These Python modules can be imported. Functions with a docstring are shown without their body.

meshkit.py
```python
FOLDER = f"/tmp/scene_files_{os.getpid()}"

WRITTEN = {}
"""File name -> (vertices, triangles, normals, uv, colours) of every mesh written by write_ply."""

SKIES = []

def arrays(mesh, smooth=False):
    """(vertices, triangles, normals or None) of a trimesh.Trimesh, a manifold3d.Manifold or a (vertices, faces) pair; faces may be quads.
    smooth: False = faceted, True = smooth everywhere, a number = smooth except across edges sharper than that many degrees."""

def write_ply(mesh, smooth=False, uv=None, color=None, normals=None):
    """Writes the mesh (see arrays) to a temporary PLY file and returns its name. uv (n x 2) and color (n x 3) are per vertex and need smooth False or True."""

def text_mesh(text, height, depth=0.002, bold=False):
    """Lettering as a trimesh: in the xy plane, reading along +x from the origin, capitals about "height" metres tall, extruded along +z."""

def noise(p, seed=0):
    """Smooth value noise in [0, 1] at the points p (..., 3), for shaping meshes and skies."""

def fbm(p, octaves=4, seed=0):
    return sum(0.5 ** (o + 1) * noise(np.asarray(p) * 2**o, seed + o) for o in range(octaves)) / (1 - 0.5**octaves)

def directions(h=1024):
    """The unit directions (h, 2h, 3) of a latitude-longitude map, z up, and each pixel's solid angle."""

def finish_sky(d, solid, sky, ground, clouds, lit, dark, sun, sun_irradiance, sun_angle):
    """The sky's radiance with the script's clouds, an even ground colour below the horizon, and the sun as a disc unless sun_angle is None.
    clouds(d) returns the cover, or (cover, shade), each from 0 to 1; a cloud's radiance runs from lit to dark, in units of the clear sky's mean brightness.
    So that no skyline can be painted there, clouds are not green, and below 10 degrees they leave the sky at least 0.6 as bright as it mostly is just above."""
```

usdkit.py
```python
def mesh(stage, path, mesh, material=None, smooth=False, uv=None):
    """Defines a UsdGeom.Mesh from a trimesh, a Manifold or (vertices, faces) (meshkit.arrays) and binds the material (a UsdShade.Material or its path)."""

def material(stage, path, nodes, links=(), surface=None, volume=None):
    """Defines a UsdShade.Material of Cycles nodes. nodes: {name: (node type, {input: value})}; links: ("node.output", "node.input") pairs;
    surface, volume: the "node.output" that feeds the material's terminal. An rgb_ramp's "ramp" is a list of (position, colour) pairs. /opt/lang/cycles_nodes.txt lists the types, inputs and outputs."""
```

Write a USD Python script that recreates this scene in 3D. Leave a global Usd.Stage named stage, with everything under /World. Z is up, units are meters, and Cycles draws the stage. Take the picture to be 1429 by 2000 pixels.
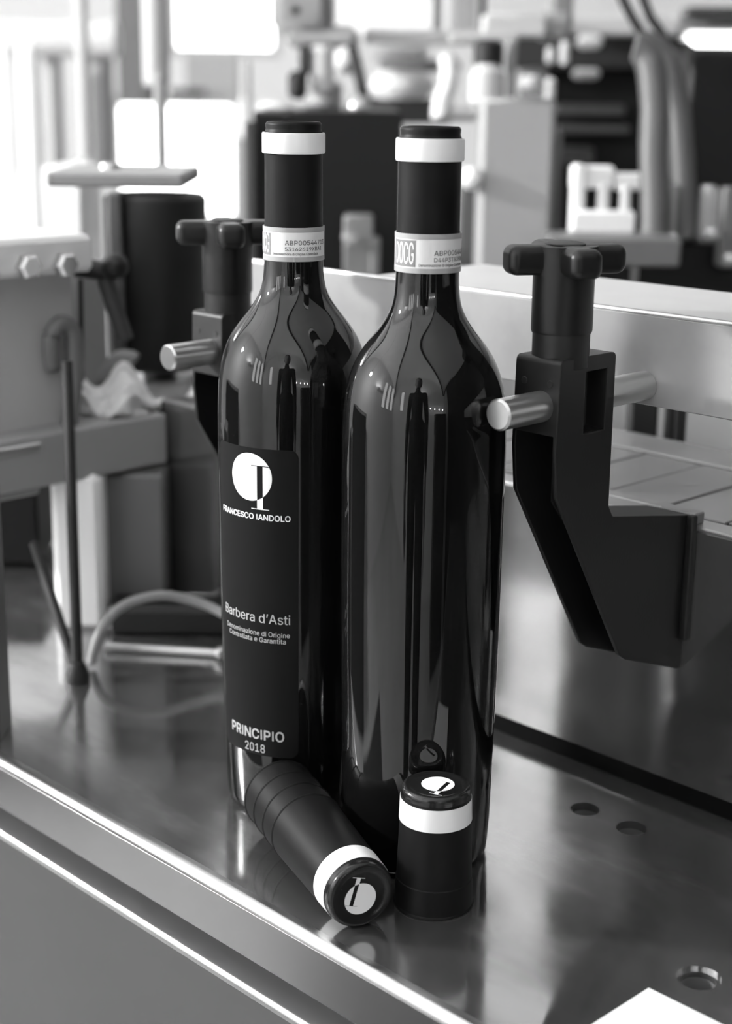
import math, random
import numpy as np, trimesh, usdkit, meshkit
import manifold3d as m3
from shapely.geometry import Polygon, Point, box as sbox
from shapely import affinity, union_all
from scipy.interpolate import PchipInterpolator
from pxr import Usd, UsdGeom, UsdLux, Gf, Sdf, UsdShade
random.seed(7); rng = np.random.default_rng(7)
PI = math.pi

stage = Usd.Stage.CreateInMemory()
UsdGeom.SetStageUpAxis(stage, 'Z'); UsdGeom.SetStageMetersPerUnit(stage, 1.0)
UsdGeom.Xform.Define(stage, '/World'); UsdGeom.Scope.Define(stage, '/World/Looks')

# ------------------------------------------------------------------ camera
W, H = 1429, 2000
F_PX, YAW, PITCH, ROLL = 3040.8, 0.775, 0.2668, 0.0117
CAM = np.array([0.4523, -0.4775, 0.3406])
VH = np.array([-math.cos(YAW), math.sin(YAW), 0.0])          # horizontal forward
RH = np.array([VH[1], -VH[0], 0.0])                          # horizontal right
FW = VH * math.cos(PITCH) + np.array([0, 0, -math.sin(PITCH)])
_u = np.cross(RH, FW)
RT = RH * math.cos(ROLL) + _u * math.sin(ROLL)
UP = np.cross(RT, FW)
cam = UsdGeom.Camera.Define(stage, '/World/camera')
mt = np.eye(4); mt[0, :3], mt[1, :3], mt[2, :3], mt[3, :3] = RT, UP, -FW, CAM
cam.AddTransformOp().Set(Gf.Matrix4d(*mt.ravel().tolist()))
FOCAL = 50.0
cam.CreateFocalLengthAttr(FOCAL); cam.CreateHorizontalApertureAttr(FOCAL * W / F_PX)
cam.CreateVerticalApertureAttr(FOCAL * H / F_PX)
cam.CreateFStopAttr(FOCAL / 8.6); cam.CreateFocusDistanceAttr(0.682)
cam.CreateClippingRangeAttr(Gf.Vec2f(0.02, 100)); cam.CreateExposureAttr(0.0)

# ------------------------------------------------------------------ light levels (the lamps stand in their builders)
KEY_LAMP = 1400.0       # radiance of the bare bulb on the left
FILL_UPLIGHT = 1500.0         # radiance of the bulbs in the added fill bowls
WINDOW_LEFT = 6.0       # daylight panes on the left wall
WINDOW_FAR = 6.0        # daylight panes on the far wall


def at(x, y, D):
    """The point D metres in front of the lens in pixel (x, y) of the photograph."""
    return CAM + (FW + RT * ((x - W / 2) / F_PX) - UP * ((y - H / 2) / F_PX)) * D


def _plane(x, y, k, val):
    d = at(x, y, 1.0) - CAM
    return CAM + d * ((val - CAM[k]) / d[k])


def atx(x, y, v): return _plane(x, y, 0, v)
def aty(x, y, v): return _plane(x, y, 1, v)
def atz(x, y, v=0.0): return _plane(x, y, 2, v)
def depth(p): return float((np.asarray(p) - CAM) @ FW)
def L(u, v, z): return RH * u + VH * v + np.array([0, 0, z])      # the room's own axes, origin at the near bottle


# ------------------------------------------------------------------ naming and tagging
used, origin = {}, {}


def numbered(parent, name):
    k = used.get((parent, name), -1) + 1
    used[(parent, name)] = k
    return f'{parent}/{name}' if k == 0 else f'{parent}/{name}_{k:03d}'


def tag(prim, label=None, cat=None, group=None, kind=None):
    for k, v in (('label', label), ('category', cat), ('group', group), ('kind', kind)):
        if v: prim.SetCustomDataByKey(k, v)
    return prim


def thing(name, label, cat, loc=(0, 0, 0), group=None, kind=None):
    path = numbered('/World', name)
    x = UsdGeom.Xform.Define(stage, path); x.AddTranslateOp().Set(Gf.Vec3d(*map(float, loc)))
    origin[path] = np.asarray(loc, float)
    return tag(x.GetPrim(), label, cat, group, kind)


def obj(name, mesh, mat, parent=None, smooth=False, label=None, cat=None, group=None, kind=None):
    """One Mesh prim; the mesh is given in world coordinates."""
    pp = str(parent.GetPath()) if parent else '/World'
    path = numbered(pp, name)
    o = origin.get(pp, np.zeros(3))
    v, f, n = meshkit.arrays(mesh, False)
    origin[path] = o
    m = usdkit.mesh(stage, path, (np.asarray(v) - o, f), MAT[mat], smooth=smooth)
    return tag(m.GetPrim(), label, cat, group, kind)


# ------------------------------------------------------------------ materials (all neutral greys: a black-and-white place)
MAT = {}


def g(v): return (v, v, v)


def plain(name, v, rough=0.5, metal=0.0, spec=0.5, bump=0.0, bscale=200.0, var=0.0, vscale=20.0, bevel=0.0, coat=0.0, aniso=0.0, stretch=(1, 1, 1), rvar=0.0):
    n = {'p': ('principled_bsdf', {'base_color': g(v), 'roughness': rough, 'metallic': metal, 'specular_ior_level': spec, 'coat_weight': coat, 'coat_roughness': 0.05, 'anisotropic': aniso})}
    l = []
    if bump or var or rvar:
        n['tc'] = ('texture_coordinate', {})
        n['mp'] = ('mapping', {'scale': stretch}); l.append(('tc.object', 'mp.vector'))
    if var:
        n['nz'] = ('noise_texture', {'scale': vscale, 'detail': 4}); l.append(('mp.vector', 'nz.vector'))
        n['rr'] = ('rgb_ramp', {'ramp': [(0.3, g(max(0, v * (1 - var)))), (0.7, g(min(1, v * (1 + var))))]})
        l += [('nz.fac', 'rr.fac'), ('rr.color', 'p.base_color')]
    if rvar:
        n['nr'] = ('noise_texture', {'scale': vscale * 1.7, 'detail': 5}); l.append(('mp.vector', 'nr.vector'))
        n['mr'] = ('map_range', {'from_min': 0.3, 'from_max': 0.7, 'to_min': rough * (1 - rvar), 'to_max': rough * (1 + rvar)})
        l += [('nr.fac', 'mr.value'), ('mr.result', 'p.roughness')]
    if bump:
        n['nb'] = ('noise_texture', {'scale': bscale, 'detail': 3}); l.append(('mp.vector', 'nb.vector'))
        n['bp'] = ('bump', {'strength': bump, 'distance': 0.001})
        l += [('nb.fac', 'bp.height'), ('bp.normal', 'p.normal')]
        if bevel:
            n['bv'] = ('bevel', {'radius': bevel, 'samples': 4}); l.append(('bv.bevel', 'bp.normal'))
    elif bevel:
        n['bv'] = ('bevel', {'radius': bevel, 'samples': 4}); l.append(('bv.bevel', 'p.normal'))
    MAT[name] = usdkit.material(stage, f'/World/Looks/{name}', n, l, surface='p.BSDF')


def glow(name, v):
    MAT[name] = usdkit.material(stage, f'/World/Looks/{name}', {'e': ('emission', {'color': (1, 1, 1), 'strength': v})}, [], surface='e.emission')


plain('bottle_glass', 0.004, 0.015, spec=0.55)
plain('capsule_foil', 0.007, 0.46, spec=0.14, bump=0.03, bscale=900)
plain('capsule_crown', 0.010, 0.16)
plain('white_foil', 0.86, 0.30)
plain('label_black', 0.0075, 0.6, spec=0.1)
plain('print_white', 0.86, 0.5)
plain('print_grey', 0.20, 0.5)
plain('print_dim', 0.48, 0.5)
plain('print_ink', 0.09, 0.5)
plain('strip_paper', 0.74, 0.5)
plain('strip_edge', 0.36, 0.45)
plain('strip_pale', 0.66, 0.5)
plain('black_plastic', 0.0095, 0.45, spec=0.4, bump=0.05, bscale=700, bevel=0.0012)
plain('black_rubber', 0.008, 0.55)
plain('black_matte', 0.004, 0.7, spec=0.05)
plain('knob_plastic', 0.0065, 0.36, spec=0.4, bump=0.04, bscale=500)
plain('steel_table', 0.44, 0.13, metal=0.92, var=0.18, vscale=9, bump=0.006, bscale=60, rvar=0.75, stretch=(0.6, 1.6, 1))
plain('steel_face', 0.36, 0.13, metal=0.90, var=0.25, vscale=9, rvar=0.3, stretch=(1, 1, 1))
plain('steel_rail', 0.37, 0.32, metal=0.2, var=0.06, vscale=18, rvar=0.2)
plain('steel_rail_lit', 0.60, 0.35, metal=0.2, var=0.05, vscale=18)  # rail steel made lighter: lamp light from above is in the colour
plain('steel_edge', 0.72, 0.28, metal=0.9, bevel=0.0015)
plain('steel_apron', 0.24, 0.20, metal=0.95, var=0.1, vscale=6)
plain('steel_lip', 0.58, 0.25, metal=1.0)
plain('steel_dull', 0.34, 0.42, metal=0.7, var=0.12, vscale=12)
plain('chrome', 0.58, 0.24, metal=0.9)
plain('cabinet_grey', 0.052, 0.55, var=0.08, vscale=4)
for k in (2, 4, 7, 10, 14, 20, 28, 36, 45, 55, 70, 85):
    plain(f'paint_{k}', k / 100.0 if k > 2 else 0.009, 0.45, spec=0.5 if k > 7 else 0.2)
plain('white_card', 0.90, 0.6)
plain('wall_plaster', 0.80, 0.9, bump=0.05, bscale=30)
plain('vault_plaster', 0.84, 0.9)
plain('rib_stone', 0.06, 0.8)
plain('floor_screed', 0.55, 0.35, var=0.1, vscale=2)
plain('cloth_dark', 0.012, 0.8)
plain('skin', 0.35, 0.5)
plain('cable_grey', 0.30, 0.45)
plain('paper_towel', 0.75, 0.8)
glow('pane_left', WINDOW_LEFT); glow('pane_far', WINDOW_FAR)

# ------------------------------------------------------------------ mesh helpers


def cat(*ms): return trimesh.util.concatenate([m for m in ms])


def cbox(x0, x1, y0, y1, z0, z1, c=0.0006):
    """A box with chamfered edges, in world axes."""
    pts = []
    c = min(c, (x1 - x0) / 3, (y1 - y0) / 3, (z1 - z0) / 3)
    for sx in (0, 1):
        for sy in (0, 1):
            for sz in (0, 1):
                X, Y, Z = (x0, x1)[sx], (y0, y1)[sy], (z0, z1)[sz]
                dx, dy, dz = c * (1 - 2 * sx), c * (1 - 2 * sy), c * (1 - 2 * sz)
                pts += [(X, Y + dy, Z + dz), (X + dx, Y, Z + dz), (X + dx, Y + dy, Z)]
    return trimesh.convex.convex_hull(np.array(pts))


def frame_box(center, w, d, h, c=0.002):
    """A chamfered box standing square to the room: w along RH, d along VH, h up; center is the middle of the box."""
    m = cbox(-w / 2, w / 2, -d / 2, d / 2, -h / 2, h / 2, c)
    M = np.eye(4); M[:3, 0], M[:3, 1], M[:3, 2], M[:3, 3] = RH, VH, (0, 0, 1), center
    m.apply_transform(M)
    return m


def px_box(x0, y0, x1, y1, D, d, c=0.002):
    """An upright box at depth D whose front fills the given pixels of the photograph; d is its own depth."""
    a = at((x0 + x1) / 2, (y0 + y1) / 2, D)
    t, b = at((x0 + x1) / 2, y0, D), at((x0 + x1) / 2, y1, D)
    w = (x1 - x0) / F_PX * D; h = (t[2] - b[2]) / (math.cos(PITCH) ** 2)
    return frame_box(a + VH * d / 2, w, d, h, c)


def lathe(profile, n=96, loc=(0, 0, 0), axis=None):
    """profile: (r, z) from bottom to top; ends at r = 0 close the shape."""
    th = np.linspace(0, 2 * PI, n, endpoint=False)
    p = np.asarray(profile, float)
    v = np.concatenate([np.c_[r * np.cos(th), r * np.sin(th), np.full(n, z)] for r, z in p])
    i = np.arange(n); j = (i + 1) % n; f = []
    for k in range(len(p) - 1):
        a, b, c, d = k * n + i, k * n + j, (k + 1) * n + j, (k + 1) * n + i
        f += [np.c_[a, b, c], np.c_[a, c, d]]
    m = trimesh.Trimesh(v, np.concatenate(f), process=False)
    m.merge_vertices()
    m.update_faces(m.nondegenerate_faces())
    if axis is not None:
        m.apply_transform(align(axis))
    m.apply_translation(loc)
    return m


def align(axis):
    a = np.asarray(axis, float); a = a / np.linalg.norm(a)
    s = np.cross([0, 0, 1] if abs(a[2]) < 0.9 else [1, 0, 0], a); s /= np.linalg.norm(s)
    M = np.eye(4); M[:3, 0], M[:3, 1], M[:3, 2] = s, np.cross(a, s), a
    return M


def rod(p0, p1, r, c=0.0006, n=40):
    p0, p1 = np.asarray(p0, float), np.asarray(p1, float)
    Ln = np.linalg.norm(p1 - p0); c = min(c, r / 2, Ln / 3)
    return lathe([(0, 0), (r - c, 0), (r, c), (r, Ln - c), (r - c, Ln), (0, Ln)], n, p0, p1 - p0)


def tube(points, r, n=12):
    """A round cable along the points (smoothed)."""
    P = np.asarray(points, float)
    t = np.linspace(0, 1, len(P)); ts = np.linspace(0, 1, max(24, 8 * len(P)))
    Q = np.stack([PchipInterpolator(t, P[:, k])(ts) for k in range(3)], 1)
    T = np.gradient(Q, axis=0); T /= np.linalg.norm(T, axis=1, keepdims=True)
    ref = np.array([0.13, 0.27, 0.95])
    v = []
    for q, d in zip(Q, T):
        s = np.cross(d, ref); s /= np.linalg.norm(s); u = np.cross(d, s)
        th = np.linspace(0, 2 * PI, n, endpoint=False)
        v.append(q + r * (np.outer(np.cos(th), s) + np.outer(np.sin(th), u)))
    v = np.concatenate(v); i = np.arange(n); j = (i + 1) % n; f = []
    for k in range(len(Q) - 1):
        f += [np.c_[k * n + i, k * n + j, (k + 1) * n + j], np.c_[k * n + i, (k + 1) * n + j, (k + 1) * n + i]]
    e = (len(Q) - 1) * n
    f += [np.c_[np.zeros(n - 2, int), i[2:], i[1:-1]], np.c_[np.full(n - 2, e), e + i[1:-1], e + i[2:]]]
    return trimesh.Trimesh(v, np.concatenate(f), process=False)


def man(mesh):
    m = mesh.copy(); m.merge_vertices()
    return m3.Manifold(m3.Mesh(np.asarray(m.vertices, np.float32), np.asarray(m.faces, np.uint32)))


def unman(M):
    m = M.to_mesh()
    return trimesh.Trimesh(np.array(m.vert_properties[:, :3]), np.array(m.tri_verts), process=False)


def sph(c, r, seg=20): return m3.Manifold.sphere(r, seg).translate([float(x) for x in c])


def hull(*ms): return m3.Manifold.batch_hull(list(ms))


def extrude(shape, h):
    return trimesh.util.concatenate([trimesh.creation.extrude_polygon(s, h, engine='earcut') for s in getattr(shape, 'geoms', [shape])])


# ------------------------------------------------------------------ the room
U0, U1, V0, V1, Z0 = -3.2, 6.0, -3.0, 5.4, -0.90
ZS, RISE, BU, BV = 0.95, 1.55, 4.6, 5.6


def vault(u, v):
    a = ((u - U0) % BU) / BU * 2 - 1; b = ((v - V0) % BV) / BV * 2 - 1
    return ZS + RISE * np.maximum(np.sqrt(np.maximum(0, 1 - a * a)), np.sqrt(np.maximum(0, 1 - b * b)))


nu, nv = 93, 85
uu, vv = np.meshgrid(np.linspace(U0, U1 - 1e-6, nu), np.linspace(V0, V1, nv), indexing='ij')
zz = vault(uu, vv)
P = uu[..., None] * RH + vv[..., None] * VH; P[..., 2] = zz
idx = np.arange(nu * nv).reshape(nu, nv)
q = np.stack([idx[:-1, :-1], idx[:-1, 1:], idx[1:, 1:], idx[1:, :-1]], -1).reshape(-1, 4)
obj('ceiling', (P.reshape(-1, 3), q), 'vault_plaster', smooth=25, kind='structure', label='pale groin-vaulted plaster ceiling over the cellar')
for i in range(2):
    for j in range(2):
        for s in (-1, 1):
            t = np.linspace(-0.985, 0.985, 41)
            pu = U0 + BU * (i + 0.5) + t * BU / 2; pv = V0 + BV * (j + 0.5) + s * t * BV / 2
            ok = pv < V1 - 0.02; pu, pv, t = pu[ok], pv[ok], t[ok]
            pz = ZS + RISE * np.sqrt(1 - t * t) - 0.02
            pts = pu[:, None] * RH + pv[:, None] * VH; pts[:, 2] = pz
            obj('trim_%d' % (i * 4 + j * 2 + (s > 0) + 1), tube(pts, 0.045, 8), 'rib_stone', smooth=True, kind='structure')


def room_box(u0, u1, v0, v1, z0, z1, c=0.002):
    return frame_box(L((u0 + u1) / 2, (v0 + v1) / 2, (z0 + z1) / 2), u1 - u0, v1 - v0, z1 - z0, c)


obj('floor', room_box(U0, U1, V0, V1, Z0 - 0.05, Z0), 'floor_screed', kind='structure')


def wall(name, along, fixed, a0, a1, holes, out):
    """An upright wall with rectangular openings. along 'u' or 'v'; out: +1 / -1 is the side the thickness goes to."""
    poly = sbox(a0, Z0, a1, 2.7)
    for h in holes: poly = poly.difference(sbox(*h))
    m = extrude(poly, 0.12)
    M = np.eye(4)
    A, N = (RH, VH) if along == 'u' else (VH, RH)
    M[:3, 0], M[:3, 1], M[:3, 2] = A, (0, 0, 1), N * out
    M[:3, 3] = N * fixed
    m.apply_transform(M)
    if np.linalg.det(M[:3, :3]) < 0: m.invert()
    return obj(name, m, 'wall_plaster', kind='structure')


def window(n, along, fixed, h, out, cols, pane):
    A, N = (RH, VH) if along == 'u' else (VH, RH)
    t = thing('window_%d' % n, None, None, kind='structure')
    del used[('/World', 'window_%d' % n)]
    a0, z0, a1, z1 = h

    def bx(p0, p1, q0, q1, n0, n1, c=0.003):
        m = cbox(p0, p1, q0, q1, n0, n1, c); M = np.eye(4)
        M[:3, 0], M[:3, 1], M[:3, 2], M[:3, 3] = A, (0, 0, 1), N * out, N * fixed
        m.apply_transform(M)
        if np.linalg.det(M[:3, :3]) < 0: m.invert()
        return m
    obj('frame', cat(bx(a0, a1, z0, z0 + 0.03, 0.02, 0.09), bx(a0, a1, z1 - 0.03, z1, 0.02, 0.09), bx(a0, a0 + 0.03, z0, z1, 0.02, 0.09), bx(a1 - 0.03, a1, z0, z1, 0.02, 0.09)), 'paint_45', t)
    w = (a1 - a0) / cols
    for k in range(cols):
        if k: obj('glazing_bar', bx(a0 + k * w - 0.012, a0 + k * w + 0.012, z0, z1, 0.03, 0.08), 'paint_45', t)
        obj('pane', bx(a0 + k * w, a0 + (k + 1) * w, z0, z1, 0.055, 0.06, 0.0005), pane, t)


left_holes = [(-1.80, 0.40, -1.42, 1.75), (-2.33, 0.40, -1.95, 1.75), (-2.86, 0.40, -2.48, 1.75)]
wall('wall_left', 'v', U0, V0, V1, left_holes, -1)
for k, h in enumerate(left_holes): window(k + 1, 'v', U0, h, -1, 1, 'pane_left')
wall('wall_back', 'u', V0, U0, U1, [(-2.30, 0.45, -1.90, 1.5)], -1)
window(4, 'u', V0, (-2.30, 0.45, -1.90, 1.5), -1, 1, 'pane_left')
wall('wall_right', 'v', U1, V0, V1, [], 1)


def far_px(x0, y0, x1, y1):
    """Pixels to (u, z) on the far wall."""
    def uz(x, y):
        d = at(x, y, 1.0) - CAM
        s = (V1 - CAM @ VH) / (d @ VH)
        p = CAM + d * s
        return p @ RH, p[2]
    a, b = uz(x0, y1), uz(x1, y0)
    return (a[0], a[1], b[0], b[1])


far_holes = [far_px(328, -260, 545, 108), far_px(222, 192, 466, 436), far_px(640, -260, 900, 66), far_px(1326, 52, 1560, 103)]
wall('wall_far', 'u', V1, U0, U1, far_holes, 1)
for k, h in enumerate(far_holes): window(k + 5, 'u', V1, h, 1, 2 if k in (2,) else 1, 'pane_far')

# added fill lights to brighten the room: unseen bowls on the walls that throw their light up at the vaults


def sphere_light(path, p, r, radiance):
    s = UsdLux.SphereLight.Define(stage, path)
    s.CreateRadiusAttr(r); s.CreateIntensityAttr(radiance); s.CreateNormalizeAttr(False)
    s.AddTranslateOp().Set(Gf.Vec3d(*map(float, p)))
    return s


bowls = [(-2.95, -0.75, 'left wall beside the narrow windows'), (-0.4, -2.8, 'back wall behind the person'), (2.6, -2.8, 'back wall right of the person'), (-2.95, 3.4, 'left wall towards the far end'), (3.6, 2.0, 'slim stand right of the machines')]
for k, (u, v, where) in enumerate(bowls):
    t = thing('added_uplight', 'added pale half-round fill light bowl on the ' + where, 'lamp', L(u, v, 0.98), 'added fill uplights around the cellar')
    prof = [(0.0, 0.0), (0.08, 0.006), (0.14, 0.04), (0.17, 0.10), (0.162, 0.10), (0.132, 0.046), (0.076, 0.016), (0.0, 0.011)]
    obj('bowl', lathe(prof, 40, L(u, v, 0.95)), 'paint_70', t, smooth=40)
    if k == 4:
        obj('stand', cat(rod(L(u, v, Z0), L(u, v, 0.952), 0.02), lathe([(0, 0), (0.16, 0), (0.16, 0.012), (0.03, 0.03), (0, 0.03)], 32, L(u, v, Z0))), 'paint_10', t, smooth=40)
    else:
        e = L(U0, v, 0.98) if u < -2 else L(u, V0, 0.98)
        obj('wall_arm', rod(e, L(u, v, 0.97) + (e - L(u, v, 0.98)) * 0.4, 0.015), 'paint_10', t, smooth=40)
    sphere_light('%s/bulb' % t.GetPath(), (0, 0, 0.02), 0.03, FILL_UPLIGHT * (2.0 if k == 3 else 1.0))

# the bare bulb left of the table: the key light
kp = L(-2.07, 0.36, 0.97)
t = thing('pendant_lamp', 'bare bright globe bulb on a black cord left of the table', 'lamp', kp)
sphere_light('%s/bulb' % t.GetPath(), (0, 0, 0), 0.068, KEY_LAMP)
obj('socket', lathe([(0, 0.086), (0.030, 0.086), (0.034, 0.10), (0.030, 0.14), (0.006, 0.15), (0, 0.15)], 24, kp), 'black_plastic', t, smooth=40)
top = float(vault(np.array(-2.07), np.array(0.36)))
obj('cord', rod(kp + [0, 0, 0.145], [kp[0], kp[1], top], 0.003, n=10), 'black_rubber', t, smooth=40)
# small halogen spots along the back wall
for k, (az, el) in enumerate(((174, 6.4), (168, 6.0), (162, 5.6), (157, 5.2))):
    r = 2.88 / math.cos(math.radians(180 - az)); p = L(r * math.sin(math.radians(az)), r * math.cos(math.radians(az)), 0.24 + r * math.tan(math.radians(el)))
    t = thing('spot_lamp', 'small bright wall spot, number %s in the row along the back wall' % ('one', 'two', 'three', 'four')[k], 'lamp', p, 'row of spots on the back wall')
    obj('housing', rod(p - VH * 0.04, p - VH * 0.118, 0.03), 'paint_14', t, smooth=40)
    sphere_light('%s/bulb' % t.GetPath(), (0, 0, 0), 0.032, 45.0)

# ------------------------------------------------------------------ work table
TX0, TX1, TY0, TY1 = -0.62, 0.62, -0.0895, 0.42
t = thing('work_table', 'brushed steel work table with round holes, under the wine bottles', 'table', (0, 0, Z0))
body = m3.Manifold.cube([TX1 - TX0, TY1 - TY0 - 0.0064, 0.004]).translate([TX0, TY0 + 0.0064, -0.004])
HOLES = [(0.0297, 0.0891, 0.0072), (0.0575, 0.0893, 0.0074), (0.1541, 0.0030, 0.0068)]
for x, y, r in HOLES:
    body = body - m3.Manifold.cylinder(0.02, r, r, 48).translate([x, y, -0.01])
x, y, r = HOLES[2]
body = body - m3.Manifold.cylinder(0.01, 0.0090, 0.0090, 48).translate([x, y, -0.0016])
obj('tabletop', unman(body), 'steel_table', t, smooth=30)
for x, y, r in HOLES:
    obj('hole_sleeve', lathe([(r + 0.0002, -0.0035), (r + 0.0002, -0.030), (0.0, -0.030), (0.0, -0.031), (r + 0.001, -0.031), (r + 0.001, -0.0042)], 40, (x, y, 0)), 'steel_dull', t, smooth=30)
# rounded front edge, apron, shadow groove and cabinet
arc = [(TY0 + 0.0042 - 0.0046 * math.sin(a), -0.0042 + 0.0043 * math.cos(a)) for a in np.linspace(0, PI / 2, 12)]
poly = Polygon([(TY0 + 0.0064, -0.0052), (TY0 + 0.0064, 0.0001)] + arc + [(TY0 - 0.0004, -0.0052)])


def extrude_x(poly, x0, x1):
    m = extrude(poly, x1 - x0)
    M = np.array([[0, 0, 1, x0], [1, 0, 0, 0], [0, 1, 0, 0], [0, 0, 0, 1.0]])
    m.apply_transform(M)
    return m


obj('rounded_edge', extrude_x(poly, TX0, TX1), 'steel_lip', t, smooth=50)
obj('apron', cbox(TX0, TX1, TY0 - 0.0005, TY0 + 0.003, -0.0275, -0.0040, 0.0004), 'steel_apron', t)
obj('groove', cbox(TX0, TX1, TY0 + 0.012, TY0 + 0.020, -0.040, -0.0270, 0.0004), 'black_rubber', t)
obj('cabinet_edge', cbox(TX0, TX1, TY0 - 0.007, TY0 + 0.02, -0.0385, -0.0355, 0.0011), 'steel_edge', t)
obj('cabinet', cbox(TX0, TX1, TY0 - 0.006, TY1 - 0.01, Z0, -0.0385, 0.002), 'cabinet_grey', t)

# ------------------------------------------------------------------ conveyor
CY, CZ, CXL = 0.1300, 0.1395, -0.360
t = thing('conveyor', 'long steel conveyor box behind the bottles, its side dull and reflective', 'conveyor', (0, CY, 0))
obj('side_plate', cbox(CXL, 0.62, CY, CY + 0.004, 0.0090, CZ, 0.0008), 'steel_face', t)
obj('skirt', cbox(CXL + 0.002, 0.62, CY + 0.0006, CY + 0.0035, 0.0, 0.0095, 0.0004), 'black_matte', t)
obj('base', cbox(CXL + 0.004, 0.62, CY + 0.016, CY + 0.14, 0.0, 0.125, 0.001), 'black_rubber', t)
obj('end_plate', cbox(CXL - 0.003, CXL, CY, CY + 0.15, 0.0085, CZ, 0.0008), 'paint_2', t)
obj('top_flange', cbox(CXL, 0.62, CY, CY + 0.014, CZ, CZ + 0.002, 0.0007), 'steel_edge', t)
k = 0
x = CXL + 0.002
while x < 0.30:
    obj('slat', cbox(x, x + 0.0365, CY + 0.020, CY + 0.112, CZ - 0.003, CZ + 0.001 + 0.0003 * (k % 2), 0.0006), 'steel_dull', t); x += 0.038; k += 1
obj('back_flange', cbox(CXL, 0.62, CY + 0.114, CY + 0.150, CZ - 0.003, CZ + 0.002, 0.0007), 'steel_dull', t)

# ------------------------------------------------------------------ guide rail
RY = 0.100
t = thing('guide_rail', 'pale steel guide rail plate with folded top, held above the conveyor', 'rail', (0, RY, 0.2022))
obj('front_plate', cbox(-0.2455, 0.62, RY, RY + 0.003, 0.2022, 0.2432, 0.0006), 'steel_rail', t)
obj('top_edge', cbox(-0.2455, 0.62, RY - 0.0004, RY + 0.004, 0.2430, 0.2448, 0.0007), 'steel_edge', t)
obj('top_flange', cbox(-0.137, 0.62, RY + 0.003, RY + 0.090, 0.2428, 0.2444, 0.0006), 'steel_rail_lit', t)

# ------------------------------------------------------------------ rail clamps


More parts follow.
